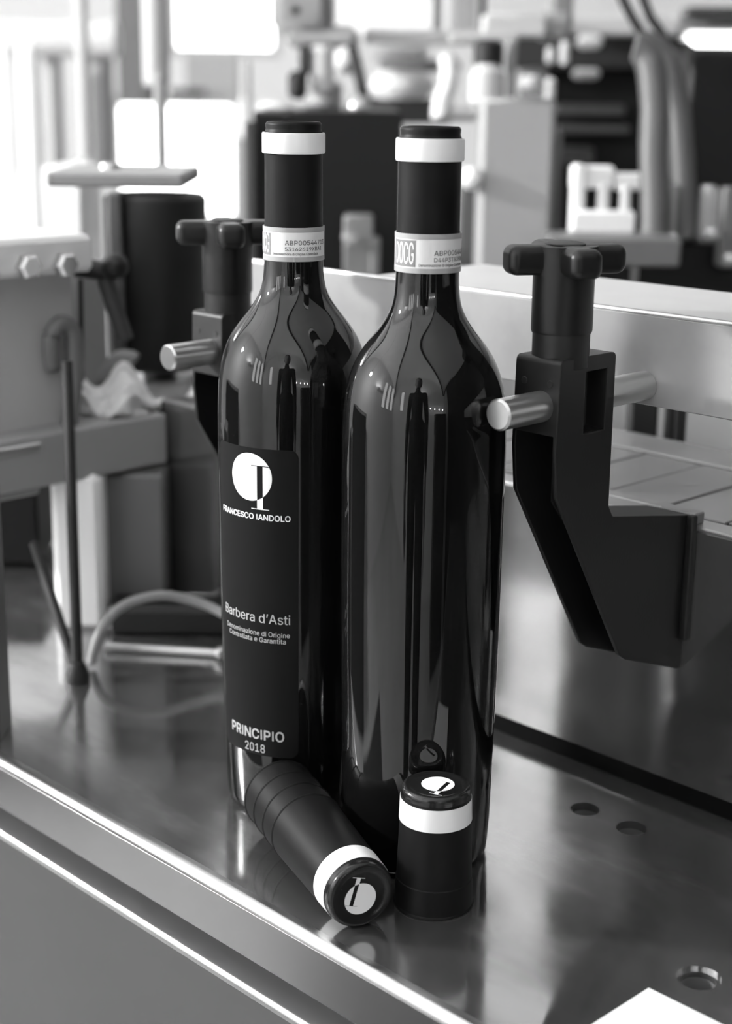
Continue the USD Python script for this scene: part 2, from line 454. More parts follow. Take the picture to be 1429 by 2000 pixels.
def clamp(dx, dz, rot, label):
    X0, X1 = 0.0278 + dx, 0.0520 + dx
    Y0, Y1 = 0.0268, 0.0640
    dz = dz + 0.0028
    t = thing('rail_clamp', label, 'clamp', (X0, CY, 0.06), 'black rail clamps on the conveyor side')
    prof = Polygon([(Y0, 0.229), (Y1, 0.229), (Y1 + 0.0005, 0.160), (0.0680, 0.1545), (CY, 0.1465 - dz), (CY, 0.0660), (0.0835, 0.0830), (0.0790, 0.0860), (Y0 + 0.001, 0.170), (Y0 - 0.001, 0.190)])
    prof = prof.buffer(0.0025).buffer(-0.0050).buffer(0.0025)
    b = man(extrude_x(prof, X0, X1))
    # hollow back towards the table: the clamp is an open channel below the rod
    inner = Polygon([(Y0 - 0.01, 0.1965), (Y1 - 0.012, 0.1965), (Y1 - 0.012, 0.160), (0.128, 0.070), (0.076, 0.076), (Y0 - 0.02, 0.165)])
    b = b - man(extrude_x(inner, X0 + 0.0018, X1 - 0.0018))
    b = b - m3.Manifold.cube([0.014, 0.0150, 0.0270]).translate([X1 - 0.011, 0.0437, 0.1955])
    rb = unman(b); rb.apply_translation((0, 0, dz))
    obj('bracket', rb, 'black_plastic', t, smooth=25)
    xr, yc = 0.0425 + dx, 0.0400
    xs = 0.0408 + dx
    c = (xs, yc, dz)
    obj('collar', lathe([(0, 0.224), (0.0122, 0.224), (0.0122, 0.240), (0, 0.240)], 48, c), 'black_plastic', t, smooth=40)
    obj('stem', lathe([(0, 0.2385), (0.0126, 0.2385), (0.0130, 0.2395), (0.0130, 0.266), (0, 0.266)], 48, c), 'knob_plastic', t, smooth=40)
    M = m3.Manifold.cylinder(0.0122, 0.0138, 0.0138, 64).translate([0, 0, 0.2628])
    for k in range(2):
        c8 = [sph((sx * 0.0222, sy * 0.0028, 0.2692 + sz * 0.0022), 0.0040) for sx in (-1, 1) for sy in (-1, 1) for sz in (-1, 1)]
        M = M + hull(*c8).rotate([0, 0, rot + 90 * k])
    hm = unman(M); hm.apply_translation((xs, yc, dz))
    h = obj('handle', hm, 'knob_plastic', t, smooth=40)
    obj('cap_disc', lathe([(0, 0.2748), (0.0082, 0.2748), (0.0086, 0.2756), (0.0070, 0.2762), (0, 0.2763)], 40, c), 'black_plastic', h, smooth=30)
    obj('rod', rod((xr, -0.0015, 0.2085 + dz), (xr, Y0 + 0.010, 0.2085 + dz), 0.0067, 0.0009), 'chrome', t, smooth=35)
    obj('rod', rod((xr, Y1 - 0.004, 0.2085 + dz), (xr, RY, 0.2085 + dz), 0.0067, 0.0004), 'chrome', t, smooth=35)
    obj('mounting_bar', cbox(X0 - 0.055, X1 + 0.002, CY + 0.0002, CY + 0.0085, CZ + 0.002, 0.1472, 0.0006), 'steel_dull', t)
    obj('mounting_tab', cbox(X1, X1 + 0.004, CY - 0.004, CY + 0.0001, 0.085, 0.1472, 0.0006), 'black_plastic', t)
    for sx in (0.005, 0.019):
        obj('screw', rod((X0 + sx, Y0 + 0.001, 0.2185 + dz), (X0 + sx, Y0 - 0.0006, 0.2185 + dz), 0.0016, 0.0002, 16), 'black_rubber', t, smooth=35)


clamp(0.0, 0.0, -28.8, 'sharp black rail clamp with cross handle, right of the near bottle')
clamp(-0.222, -0.005, -33.0, 'blurred black rail clamp with cross handle, behind the labelled bottle')

# ------------------------------------------------------------------ bottles
PROF = np.array([(0.0034, 0.0326), (0.006, 0.0330), (0.014, 0.0336), (0.065, 0.0346), (0.114, 0.0353), (0.16, 0.0355), (0.19, 0.03553), (0.204, 0.0352), (0.2158, 0.0340), (0.2235, 0.0320), (0.2302, 0.0292), (0.2382, 0.0232), (0.2445, 0.0177), (0.249, 0.0152), (0.254, 0.0139), (0.260, 0.0135), (0.27, 0.0132), (0.315, 0.0125)])
_z = np.linspace(-0.03, 0.36, 1561)
_r = np.interp(_z, PROF[:, 0], PROF[:, 1])
_p = PchipInterpolator(PROF[:, 0], PROF[:, 1])
_r = np.where((_z > PROF[0, 0]) & (_z < PROF[-1, 0]), _p(np.clip(_z, PROF[0, 0], PROF[-1, 0])), _r)
for _k in range(2):
    _w = np.exp(-0.5 * (np.arange(-60, 61) * 0.00025 / 0.0032) ** 2); _w /= _w.sum()
    _r = np.convolve(np.pad(_r, 60, mode='edge'), _w, 'valid')
RAD = PchipInterpolator(_z, _r)


def wrap(mesh, loc, az, z0, radius, off, curve=None):
    """Bends flat lettering (x to the right, y up, z outwards) round an upright axis at loc."""
    v = np.array(mesh.vertices)
    z = z0 + v[:, 1]
    r = radius(z) if callable(radius) else np.full(len(v), radius)
    a = math.radians(az) + v[:, 0] / r
    rr = r + off + v[:, 2]
    return trimesh.Trimesh(np.c_[loc[0] + rr * np.cos(a), loc[1] + rr * np.sin(a), loc[2] + z], mesh.faces, process=False)


def text(s, h, width=None, bold=False, depth=0.00006):
    if s.isupper(): s = s.replace('I', '|')      # the plain bar form of the capital I
    m = meshkit.text_mesh(s, h, depth, bold)
    if '|' in s:
        lab = trimesh.graph.connected_component_labels(m.face_adjacency, len(m.faces)); v = np.array(m.vertices)
        for c in range(lab.max() + 1):
            i = np.unique(m.faces[lab == c]); lo, hi = v[i, 1].min(), v[i, 1].max()
            if lo < -0.1 * h and hi > 0.95 * h: v[i, 1] = (v[i, 1] - lo) / (hi - lo) * h
        m = trimesh.Trimesh(v, m.faces, process=False)
    b = m.bounds
    m.apply_translation((-(b[0, 0] + b[1, 0]) / 2, 0, 0))
    if width: m.apply_scale(np.array([width / (b[1, 0] - b[0, 0]), 1, 1]))
    return refine(m, 0.0012)


def refine(m, edge):
    v, f = trimesh.remesh.subdivide_to_size(m.vertices, m.faces, edge, max_iter=8)
    return trimesh.Trimesh(v, f, process=False)


def emblem_shape(s=1.0, mirror=False):
    """White disc with a slender serif letter set across its edge, dark inside the disc and white outside it."""
    c = Point(0, 0).buffer(0.0111, 48)
    x, y0, y1 = 0.0052, -0.0147, 0.0055
    i = union_all([sbox(x - 0.00145, y0, x + 0.00145, y1), sbox(x - 0.0045, y0 - 0.00012, x + 0.0045, y0 + 0.00022), sbox(x - 0.0045, y1 - 0.00022, x + 0.0045, y1 + 0.00012)])
    return affinity.scale(c.symmetric_difference(i), s, s, origin=(0, 0))


def patch(loc, az0, az1, z0, z1, radius, off, thick, nu=48, nv=24, corner=0.0):
    """A piece of paper lying on a round body."""
    zc = np.linspace(z0, z1, nv + 1)
    if corner:
        zc = np.unique(np.r_[zc, z0 + corner * (1 - np.cos(np.linspace(0, PI / 2, 8))), z1 - corner * (1 - np.cos(np.linspace(0, PI / 2, 8)))])
    amid, V = (az0 + az1) / 2, []
    for lay in (off, off + thick):
        for z in zc:
            r = float(radius(z)) if callable(radius) else radius
            hw = math.radians(az1 - az0) / 2
            d = max(0.0, corner - min(z - z0, z1 - z)) if corner else 0
            hw -= (corner - math.sqrt(max(0.0, corner ** 2 - d ** 2))) / r if corner else 0
            a = math.radians(amid) + np.linspace(-hw, hw, nu + 1)
            V.append(np.c_[loc[0] + (r + lay) * np.cos(a), loc[1] + (r + lay) * np.sin(a), np.full(nu + 1, loc[2] + z)])
    nr = len(zc); V = np.concatenate(V)
    k = np.arange(2 * nr * (nu + 1)).reshape(2, nr, nu + 1)
    def quad(a, b, c, d): return np.stack([a, b, c, d], -1).reshape(-1, 4)
    o, i = k[1], k[0]
    Q = [quad(o[:-1, :-1], o[:-1, 1:], o[1:, 1:], o[1:, :-1]), quad(i[:-1, :-1], i[1:, :-1], i[1:, 1:], i[:-1, 1:]),
         quad(i[0, :-1], i[0, 1:], o[0, 1:], o[0, :-1]), quad(o[-1, :-1], o[-1, 1:], i[-1, 1:], i[-1, :-1]),
         quad(i[:-1, 0], o[:-1, 0], o[1:, 0], i[1:, 0]), quad(o[:-1, -1], i[:-1, -1], i[1:, -1], o[1:, -1])]
    return V, np.concatenate(Q)


def bottle(loc, label, strip, with_label):
    t = thing('wine_bottle', label, 'bottle', loc)
    loc = np.asarray(loc, float)
    pr = [(0, 0.012), (0.008, 0.0112), (0.018, 0.006), (0.0255, 0.0012), (0.0285, 0.0), (0.0305, 0.0004), (0.0320, 0.0018)]
    zs = np.r_[0.0034, np.linspace(0.006, 0.20, 30), np.linspace(0.203, 0.262, 60), np.linspace(0.266, 0.315, 8)]
    pr += [(float(RAD(z)), z) for z in zs] + [(0.009, 0.3165), (0, 0.3165)]
    obj('glass', lathe(pr, 128, loc), 'bottle_glass', t, smooth=50)
    zt = 0.3252
    cp = [(0.01325, 0.2700), (0.01315, 0.285), (0.0130, 0.308), (0.0131, 0.3118), (0.0133, 0.3200), (0.0126, 0.3212), (0.0124, 0.3222), (0.0126, 0.3238), (0.0124, zt - 0.0007), (0.0117, zt), (0.0100, zt), (0.0095, zt - 0.0006), (0, zt - 0.0006), ]
    c = obj('capsule', lathe(cp, 96, loc), 'capsule_foil', t, smooth=40)
    obj('white_band', lathe([(0.0131, 0.3114), (0.0139, 0.3114), (0.0142, 0.3120), (0.0142, 0.3198), (0.0139, 0.3205), (0.0126, 0.3205)], 96, loc), 'white_foil', c, smooth=40)
    em = extrude(affinity.translate(emblem_shape(0.62), 0, 0), 0.0001); em.apply_translation((loc[0], loc[1], zt - 0.00058)); obj('crown_emblem', em, 'print_white', c)
    # paper tax strip over the foot of the capsule
    z0, z1, blk0, blk1, txt, az_t, code, codes = strip
    s = obj('tax_strip', patch(loc, -180, 179.5, z0, z1, 0.01365, 0.0, 0.00025, 120, 6), 'strip_paper', t, smooth=50, label='white paper tax strip around the neck')
    R = 0.0139
    obj('strip_border', patch(loc, -180, 179, z1 - 0.0021, z1, R, 0.00002, 0.00008, 120, 2), 'strip_edge', s, smooth=50)
    obj('strip_border', patch(loc, -180, 179, z0, z0 + 0.0021, R, 0.00002, 0.00008, 120, 2), 'strip_edge', s, smooth=50)
    obj('grey_panel', patch(loc, blk0, blk1, z0 + 0.0026, z1 - 0.0026, R, 0.00002, 0.0001, 24, 3), 'print_grey', s, smooth=50)
    d = text('DOCG', 0.0086, math.radians(blk1 - blk0) * R * 0.80)
    obj('lettering', wrap(d, loc, blk1 - (blk1 - blk0) * 0.46, z0 + 0.0038, R, 0.00013), 'print_white', s)
    for sx, hh, dz, w in ((code, 0.0020, 0.0074, 0.0215), (codes, 0.0017, 0.0048, 0.0190), ('Denominazione di Origine Controllata', 0.0011, 0.0029, 0.0225)):
        m = text(sx, hh, w); m.apply_translation((w / 2, 0, 0))
        obj('lettering', wrap(m, loc, az_t if hh > 0.0012 else blk1 + 6, z0 + dz, R, 0.00004), 'print_ink', s)
    if not with_label: return
    lb = obj('front_label', patch(loc, -114, -38.2, 0.0332, 0.1830, RAD, 0.00003, 0.00016, 64, 40, 0.004), 'label_black', t, smooth=50, label='black front label with white print')
    off = 0.00021
    e = refine(extrude(emblem_shape(), 0.00005), 0.0018)
    obj('emblem', wrap(e, loc, -75.6, 0.1695, RAD, off), 'print_white', lb)
    for sx, hh, w, az, z in (('FRANCESCO IANDOLO', 0.0026, 0.0395, -76.0, 0.1499), ('Barbera d\u2019Asti', 0.0045, 0.0382, -75.6, 0.1004), ('Denominazione di Origine', 0.0023, 0.0365, -74.6, 0.0939), ('Controllata e Garantita', 0.0023, 0.0325, -74.4, 0.0908), ('PRINCIPIO', 0.0049, 0.0308, -75.2, 0.0414), ('2018', 0.0042, 0.0113, -74.9, 0.0346)):
        obj('lettering', wrap(text(sx, hh, w, bold=hh in (0.0026, 0.0049)), loc, az, z, RAD, off), 'print_white' if hh == 0.0026 else 'print_dim', lb)


bottle((0, 0, 0), 'unlabelled dark wine bottle in front, capsule with white band', (0.2665, 0.2825, -121, -68, None, -36, 'ABP00544713', 'D44P3T8390A1'), False)
bottle((-0.0824, -0.0018, 0), 'dark wine bottle with black front label, behind and left', (0.2645, 0.2795, -140, -90, None, -58, 'ABP00544713', '53162619XBA1'), True)

# ------------------------------------------------------------------ loose capsules


def capsule(base, axis, roll, label, emblem=True, group=None, length=0.062, ring=None):
    """A foil capsule: closed end at base + axis * length, open end at base."""
    base = np.asarray(base, float); a = np.asarray(axis, float); a /= np.linalg.norm(a)
    t = thing('bottle_capsule', label, 'capsule', base, group)
    Ln = length
    k = (0.0173 - 0.0150) / 0.062
    rr = lambda z: 0.0150 + k * (Ln - z)
    zb0, zb1 = Ln - 0.0153, Ln - 0.0053
    body = [(rr(0) - 0.0004, 0.0002), (rr(0) - 0.0001, 0.0), (rr(0) + 0.0003, 0.00015), (rr(0) + 0.0004, 0.0005), (rr(0) + 0.0002, 0.0009), (rr(0) - 0.0001, 0.0012)]
    if ring: body += [(rr(ring) , ring - 0.0004), (rr(ring) - 0.00035, ring), (rr(ring) - 0.0003, ring + 0.002)]
    body += [(rr(zb0) - (0.0003 if ring else 0), zb0), (rr(zb1), zb1), (0.0149, Ln - 0.0042)]
    inner = [(rr(zb1) - 0.00018, zb1), (rr(0) - 0.0004, 0.0002)]
    o = obj('skirt', lathe(body + [(0.0148, Ln - 0.0042)] + inner, 96, base, a), 'capsule_foil', t, smooth=35)
    obj('white_band', lathe([(rr(zb0), zb0), (rr(zb0) + 0.0001, zb0), (rr(zb1) + 0.0001, zb1), (rr(zb1), zb1)], 96, base, a), 'white_foil', o, smooth=50)
    crown = [(0.0149, Ln - 0.0043), (0.0149, Ln - 0.0036)] + [(0.0127 + 0.0022 * math.cos(x), Ln - 0.0022 + 0.0022 * math.sin(x)) for x in np.linspace(-0.3, PI / 2, 9)] + [(0.0113, Ln - 0.0003), (0.0102, Ln - 0.0008), (0, Ln - 0.0008)]
    cr = obj('crown', lathe(crown, 96, base, a), 'capsule_crown', t, smooth=50)
    if emblem:
        e = extrude(affinity.translate(emblem_shape(0.64), 0, 0.0016), 0.00008)
        e.apply_transform(trimesh.transformations.rotation_matrix(math.radians(roll), [0, 0, 1]))
        e.apply_translation((0, 0, Ln - 0.00078))
        e.apply_transform(align(a)); e.apply_translation(base)
        obj('emblem', e, 'print_white', cr)
    return t


capsule((0.040, -0.030, 0.0), (0, 0, 1), 108, 'black capsule standing upright with white band and emblem on top', length=0.0552, ring=0.013)
az, el = math.radians(-20.7), math.radians(1.6)
ax = np.array([math.cos(az) * math.cos(el), math.sin(az) * math.cos(el), -math.sin(el)])
tip = np.array([0.0359, -0.0694, 0.0154])
for k in range(4):
    lab = ('first black capsule of the lying stack, its white emblem end facing out', 'second capsule of the lying stack, only a black rim ring showing', 'third capsule of the lying stack, a black rim ring showing', 'last capsule of the lying stack, its open end by the labelled bottle')[k]
    capsule(tip - ax * (0.062 + 0.0120 * k), ax, 165, lab, k == 0, 'capsules nested into a lying stack')

# white sheet put in for the overexposed bright patch at the table's right corner
s = thing('bright_patch', 'white sheet put in for the overexposed bright patch at the lower right corner of the table', 'highlight', (0.17, -0.04, 0))
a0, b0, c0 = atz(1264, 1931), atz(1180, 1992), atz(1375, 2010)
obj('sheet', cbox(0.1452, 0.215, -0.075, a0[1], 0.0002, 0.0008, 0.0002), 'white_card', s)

# ------------------------------------------------------------------ labelling station on the left


def ybox(X, q0, q1, thick, c=0.0015):
    """A box whose right-hand face lies in the plane x = X and spans the two given pixels."""
    a, b = atx(*q0, X), atx(*q1, X)
    return cbox(X - thick, X, min(a[1], b[1]), max(a[1], b[1]), min(a[2], b[2]), max(a[2], b[2]), c)


t = thing('label_station', 'grey steel labelling station with bolted top block at the left edge', 'machine', (-0.40, 0.0, 0))
obj('housing', ybox(-0.372, (-120, 548), (154, 845), 0.20), 'paint_45', t)
obj('cover_plate', ybox(-0.42, (150, 520), (214, 760), 0.05), 'paint_28', t)
hd = obj('head_block', ybox(-0.345, (-120, 478), (186, 530), 0.22, 0.003), 'paint_70', t)
for x, y in ((50, 520), (122, 516)):
    p = atx(x, y, -0.345)
    obj('bolt', lathe([(0, 0), (0.0075, 0), (0.0075, 0.006), (0.006, 0.008), (0, 0.008)], 6, p, (1, 0, 0)), 'chrome', hd)
obj('beam', ybox(-0.350, (-120, 882), (328, 905), 0.10), 'paint_28', t)
obj('beam_trim', ybox(-0.349, (-100, 893), (84, 884), 0.004), 'steel_edge', t)
p = atx(138, 650, -0.365)
obj('hook', tube([atx(105, 720, -0.366), atx(100, 660, -0.362), atx(120, 632, -0.360), atx(142, 650, -0.360), atx(146, 720, -0.362), atx(130, 860, -0.364)], 0.0055), 'paint_14', t, smooth=True)
obj('gap_strip', rod(atx(157, 545, -0.368), atx(160, 745, -0.368), 0.0016), 'black_rubber', t, smooth=40)
obj('control_panel', ybox(-0.352, (-150, 905), (80, 965), 0.10), 'paint_20', t)

b = atz(150, 1245)
obj('leg', px_box(102, 930, 199, 1233, depth(b), 0.03, 0.004), 'white_card', t, label='white upright leg')

t = thing('lever_arm', 'black lever with ball end sticking out of the labelling station', 'lever', at(165, 520, 1.0))
obj('lever', rod(at(140, 520, 0.985), at(215, 532, 0.985), 0.0062), 'black_rubber', t, smooth=40)
obj('ball', trimesh.creation.icosphere(3, 0.0085).apply_translation(at(225, 520, 0.98)), 'knob_plastic', t, smooth=True)
obj('link', rod(at(205, 545, 0.985), at(245, 665, 0.99), 0.0055), 'paint_4', t, smooth=40)

# big black roller with a steel plate on top
D = 1.10
t = thing('label_roller', 'big black upright roller under a pale steel plate', 'roller', at(300, 705, D))
top_, bot_ = at(300, 378, D), at(300, 730, D)
r = 100 / F_PX * D
ctr = np.array([at(300, 540, D)[0], at(300, 540, D)[1], 0]) + VH * r * 0.5
obj('drum', lathe([(0, bot_[2]), (r - 0.002, bot_[2]), (r, bot_[2] + 0.002), (r, top_[2] - 0.003), (r - 0.003, top_[2]), (0, top_[2])], 64, ctr), 'black_plastic', t, smooth=40)
obj('shaft', rod([ctr[0], ctr[1], 0.0], [ctr[0], ctr[1], bot_[2]], 0.012), 'paint_10', t, smooth=40)
obj('top_plate', px_box(88, 338, 358, 366, D - 0.03, 0.11), 'paint_28', t)
obj('plate_nut', rod(at(215, 338, D + 0.02), at(215, 322, D + 0.02), 0.008), 'chrome', t, smooth=40)
obj('side_guide', px_box(212, 385, 240, 690, D - 0.02, 0.01), 'paint_10', t)

# crumpled towel on the beam
t0 = atx(232, 822, -0.385)
th = np.linspace(0, 2 * PI, 40, endpoint=False)
sph_ = trimesh.creation.icosphere(4, 1.0)
v = np.array(sph_.vertices)
nz = meshkit.fbm(v * 2.1 + 5, 4, 3) - 0.5
v = v * (1 + 0.9 * nz)[:, None]
v = v * [0.026, 0.032, 0.018]
v[:, 2] += 0.007 * np.sin(v[:, 1] * 150 + v[:, 0] * 90) * (v[:, 2] > 0)
v[:, 2] = np.maximum(v[:, 2], -0.004)
v += [t0[0], t0[1] - 0.004, 0.1377]
obj('crumpled_cloth', (v, sph_.faces), 'paper_towel', smooth=40, label='crumpled pale cloth lying on the grey beam', cat='cloth')
t = thing('carton', 'small pale carton end beside the crumpled cloth', 'box', at(330, 765, 1.06))
obj('box_body', px_box(282, 748, 366, 778, 1.12, 0.05), 'paint_55', t)
t = thing('metal_scrap', 'curved grey metal offcut behind the cloth', 'scrap', at(220, 735, 1.06))
obj('strip', tube([at(178, 742, 1.06), at(205, 725, 1.06), at(240, 700, 1.06), at(262, 705, 1.06)], 0.006), 'paint_28', t, smooth=True)

# legs under the beam
b = atz(150, 1245)
D = depth(b)
t = thing('support_box', 'flat grey support box right of the white leg', 'box', atz(258, 1241))
obj('box_body', px_box(206, 928, 322, 1190, depth(atz(258, 1243)) + 0.020, 0.06), 'paint_14', t)
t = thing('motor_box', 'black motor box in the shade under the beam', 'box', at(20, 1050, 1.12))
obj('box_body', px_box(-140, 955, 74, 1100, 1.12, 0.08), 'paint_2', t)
t = thing('machine_post', 'dark grey upright post cut off by the left picture edge', 'post', atz(-20, 1482))
D = depth(atz(0, 1482))
obj('post', px_box(-170, 900, -14, 1490, D, 0.03), 'paint_10', t)

# black rods meeting on the table
foot = atz(152, 1321, 0.003)
t = thing('adjusting_rod', 'two thin black rods meeting at one foot on the table', 'rod', foot)
obj('upright', rod(foot, at(130, 705, depth(foot)), 0.0034, n=16), 'black_rubber', t, smooth=40)
obj('brace', rod(foot, at(66, 1060, depth(foot) + 0.03), 0.0030, n=16), 'black_rubber', t, smooth=40)
obj('foot', lathe([(0, 0), (0.007, 0), (0.007, 0.004), (0.004, 0.012), (0, 0.012)], 24, (foot[0], foot[1], 0)), 'black_rubber', t, smooth=40)

t = thing('gap_shade_block', 'low black block put in for the shaded gap under the support box and conveyor end', 'foot', atz(330, 1240))
obj('block', px_box(206, 1186, 450, 1246, depth(atz(330, 1246)), 0.03, 0.004), 'black_rubber', t)  # black block stands in for the shaded gap below the conveyor
d0 = depth(atz(182, 1292)) - 0.012
obj('grey_cable', tube([atz(180, 1296, 0.003), at(188, 1255, d0), at(215, 1205, d0 + 0.005), at(258, 1175, d0 + 0.01), at(310, 1163, d0 + 0.015), at(365, 1170, d0 + 0.02), at(420, 1190, d0 + 0.02), at(480, 1225, d0 + 0.01), atz(520, 1262, 0.004)], 0.0030), 'cable_grey', smooth=True, label='grey cable arching over the table behind the labelled bottle', cat='cable')
t = thing('air_tube', 'thin shiny tube lying along the back of the table', 'tube', atz(330, 1270, 0.003))
obj('tube', rod(atz(205, 1262, 0.003), atz(430, 1275, 0.003), 0.0026, n=16), 'chrome', t, smooth=40)
obj('end_cap', trimesh.creation.icosphere(2, 0.0042).apply_translation(atz(430, 1275, 0.0042)), 'chrome', t, smooth=True)

# ------------------------------------------------------------------ bottling machines behind, out of focus


GROUNDED = {'machine_cabinet': ('body', 'side_strip'), 'grey_column': ('plate', 'edge'), 'dark_machine': ('bulk',), 'filler_tank': ('base',), 'dark_pillar': (), 'white_board': ('board',), 'gap_post': ('shaft',), 'black_block': (), 'guard_pole': (), 'dark_apron': ()}


def bg(name, label, cat_, parts, group=None):
    """parts: (part name, material, mesh); stands in the haze of the lens behind the bottles."""
    for n_, _, m in parts:
        if n_ in GROUNDED.get(name, ()):                       # reaches down to what it stands on: the table or the floor
            v = np.array(m.vertices); mid = (v[:, 2].min() + v[:, 2].max()) / 2
            on_table = ((v[:, 0] > TX0 - 0.02) & (v[:, 0] < TX1 + 0.02) & (v[:, 1] > TY0) & (v[:, 1] < TY1 + 0.01)).any()
            v[v[:, 2] < mid, 2] += (0.0 if on_table else Z0) - v[:, 2].min(); m.vertices = v
    b = np.concatenate([np.asarray(m.vertices) for _, _, m in parts])
    t = thing(name, label, cat_, (b[:, 0].mean(), b[:, 1].mean(), b[:, 2].min()), group)
    for n_, m_, me in parts: obj(n_, me, m_, t, smooth=40)
    return t


def px_cyl(x0, y0, x1, y1, D, c=0.004, n=32):
    """An upright cylinder at depth D that fills the given pixels."""
    r = (x1 - x0) / 2 / F_PX * D
    a = at((x0 + x1) / 2, y0, D); b_ = at((x0 + x1) / 2, y1, D)
    m_ = at((x0 + x1) / 2, (y0 + y1) / 2, D)
    h = (a[2] - b_[2]) / math.cos(PITCH) ** 2
    p = np.array([m_[0], m_[1], m_[2] - h / 2])
    return rod(p, p + [0, 0, h], r, c, n)


def px_bar(x0, y, x1, D, rpx, n=24, y2=None):
    return rod(at(x0, y, D), at(x1, y if y2 is None else y2, D), rpx / F_PX * D, 0.003, n)


# left: filler behind the station
bg('filler_tank', 'pale filler drum on upright tubes at the upper left', 'tank', [
    ('drum', 'paint_55', px_bar(-80, 76, 232, 2.2, 36)),
    ('supply_tube', 'white_card', px_cyl(-4, 105, 30, 520, 2.18)), ('supply_tube', 'white_card', px_cyl(44, 105, 82, 520, 2.18)),
    ('supply_tube', 'paint_36', px_cyl(90, 105, 124, 360, 2.25)), ('supply_tube', 'paint_28', px_cyl(180, 105, 222, 330, 2.25)),
    ('base', 'white_card', px_box(-60, 360, 158, 520, 2.3, 0.2))])
bg('steel_post', 'pale grey post running up past the filler drum', 'post', [('post', 'paint_45', px_cyl(148, -90, 174, 345, 2.0)), ('foot', 'chrome', px_cyl(140, 312, 182, 345, 1.98))])
bg('white_crate', 'white crate on the steel plate at the left', 'crate', [('box_body', 'white_card', px_box(84, 332, 156, 470, 1.7, 0.12))])
bg('dark_pillar', 'dark grey pillar between the filler and the windows', 'pillar', [('shaft', 'paint_10', px_box(226, -120, 280, 192, 3.2, 0.2))])
bg('guard_pole', 'mid grey pole with thicker upper sleeve before the windows', 'pole', [('pole', 'paint_28', px_cyl(302, 150, 327, 350, 1.6)), ('sleeve', 'paint_45', px_cyl(276, -120, 329, 160, 1.62))])
bg('window_ledge', 'grey board below the upper window on the far wall', 'board', [('board', 'paint_36', px_box(362, 108, 468, 192, 4.6, 0.05)), ('dark_strip', 'paint_4', px_box(330, 174, 400, 188, 4.5, 0.04))])
bg('fitting_rod', 'slim pale fitting hanging right of the bright window', 'fitting', [('rod', 'paint_45', px_cyl(470, 120, 490, 210, 2.2)), ('nozzle', 'paint_70', px_cyl(465, 195, 488, 268, 2.2)), ('stem', 'paint_28', px_cyl(466, 268, 482, 500, 2.3))])
# middle: dark cabinet with filling heads above
bg('machine_cabinet', 'black machine cabinet behind the two bottle necks', 'cabinet', [('body', 'paint_2', px_box(496, 234, 782, 700, 1.45, 0.35)), ('side_strip', 'paint_7', px_box(478, 250, 500, 620, 1.44, 0.03))])
bg('latch_block', 'small grey latch block on the black cabinet between the necks', 'latch', [('plate', 'paint_20', px_box(670, 426, 728, 540, 1.40, 0.04)), ('bolt', 'chrome', rod(at(682, 466, 1.395), at(682, 466, 1.38), 0.006)), ('side_block', 'paint_20', px_box(722, 468, 742, 540, 1.40, 0.03))])
bg('drive_head', 'grey cast drive head at the top middle with one dark hole', 'machine head', [
    ('casting', 'paint_28', px_box(528, -120, 648, 62, 1.6, 0.2, 0.012)), ('skirt', 'paint_36', px_box(556, 50, 700, 92, 1.62, 0.06, 0.01)),
    ('hole', 'black_rubber', rod(at(577, 20, 1.6), at(577, 20, 1.595), 0.0045))])
bg('machine_hood', 'white machine hood across the top behind the heads', 'panel', [('panel', 'white_card', px_box(648, -120, 880, 64, 2.4, 0.05)), ('lower_rim', 'paint_70', px_box(712, 58, 960, 84, 1.7, 0.06)), ('end_post', 'paint_36', px_box(846, -80, 866, 60, 1.75, 0.03)), ('end_post', 'paint_55', px_box(898, -80, 930, 66, 1.75, 0.03)), ('end_post', 'paint_4', px_box(938, -80, 950, 54, 1.7, 0.02))])
bg('filling_head', 'black and silver filling head above the labelled bottle', 'filling head', [
    ('valve', 'black_rubber', px_cyl(562, 140, 600, 192, 1.55, 0.012)), ('stem', 'black_rubber', px_cyl(584, 90, 606, 145, 1.55)),
    ('sleeve', 'paint_55', px_cyl(606, 92, 652, 180, 1.56)), ('collar', 'paint_36', px_cyl(600, 160, 668, 212, 1.6)), ('drip_tray', 'paint_70', px_box(500, 200, 566, 228, 1.6, 0.06, 0.008)), ('cone', 'paint_28', px_cyl(572, 205, 624, 226, 1.58))])
bg('filling_head', 'dark-stemmed filling head left of the near bottle top', 'filling head', [
    ('stem', 'black_rubber', rod(at(688, 92, 1.6), at(712, 196, 1.6), 0.006)), ('ball', 'chrome', trimesh.creation.icosphere(3, 0.012).apply_translation(at(700, 210, 1.55))), ('knob', 'paint_70', trimesh.creation.icosphere(3, 0.014).apply_translation(at(676, 118, 1.62)))])
bg('product_bowl', 'white product bowl behind the near bottle top', 'bowl', [('bowl', 'paint_85', px_cyl(722, 140, 846, 192, 1.8, 0.02)), ('upper_bowl', 'paint_70', px_cyl(724, 84, 836, 122, 1.85, 0.02)), ('band', 'paint_28', px_cyl(740, 116, 900, 140, 1.84, 0.01)), ('dark_deck', 'paint_4', px_box(700, 194, 880, 240, 1.9, 0.1))])
bg('clamp_arm', 'pale bent clamp arm right of the near bottle top', 'clamp', [('arm', 'paint_85', tube([at(872, 110, 1.5), at(876, 160, 1.5), at(862, 200, 1.5), at(860, 232, 1.5)], 0.009)), ('foot', 'paint_70', px_box(846, 208, 936, 236, 1.5, 0.03, 0.006))])
bg('cap_plunger', 'rounded pale plunger with black neck above the grey plate', 'plunger', [('neck', 'black_rubber', px_cyl(924, 80, 982, 132, 1.4)), ('plunger', 'paint_55', px_cyl(914, 128, 985, 216, 1.4, 0.012))])
bg('plunger_rail', 'grey upright rail right of the pale plunger', 'rail', [('rail', 'paint_28', px_box(986, 84, 1008, 206, 1.42, 0.02))])
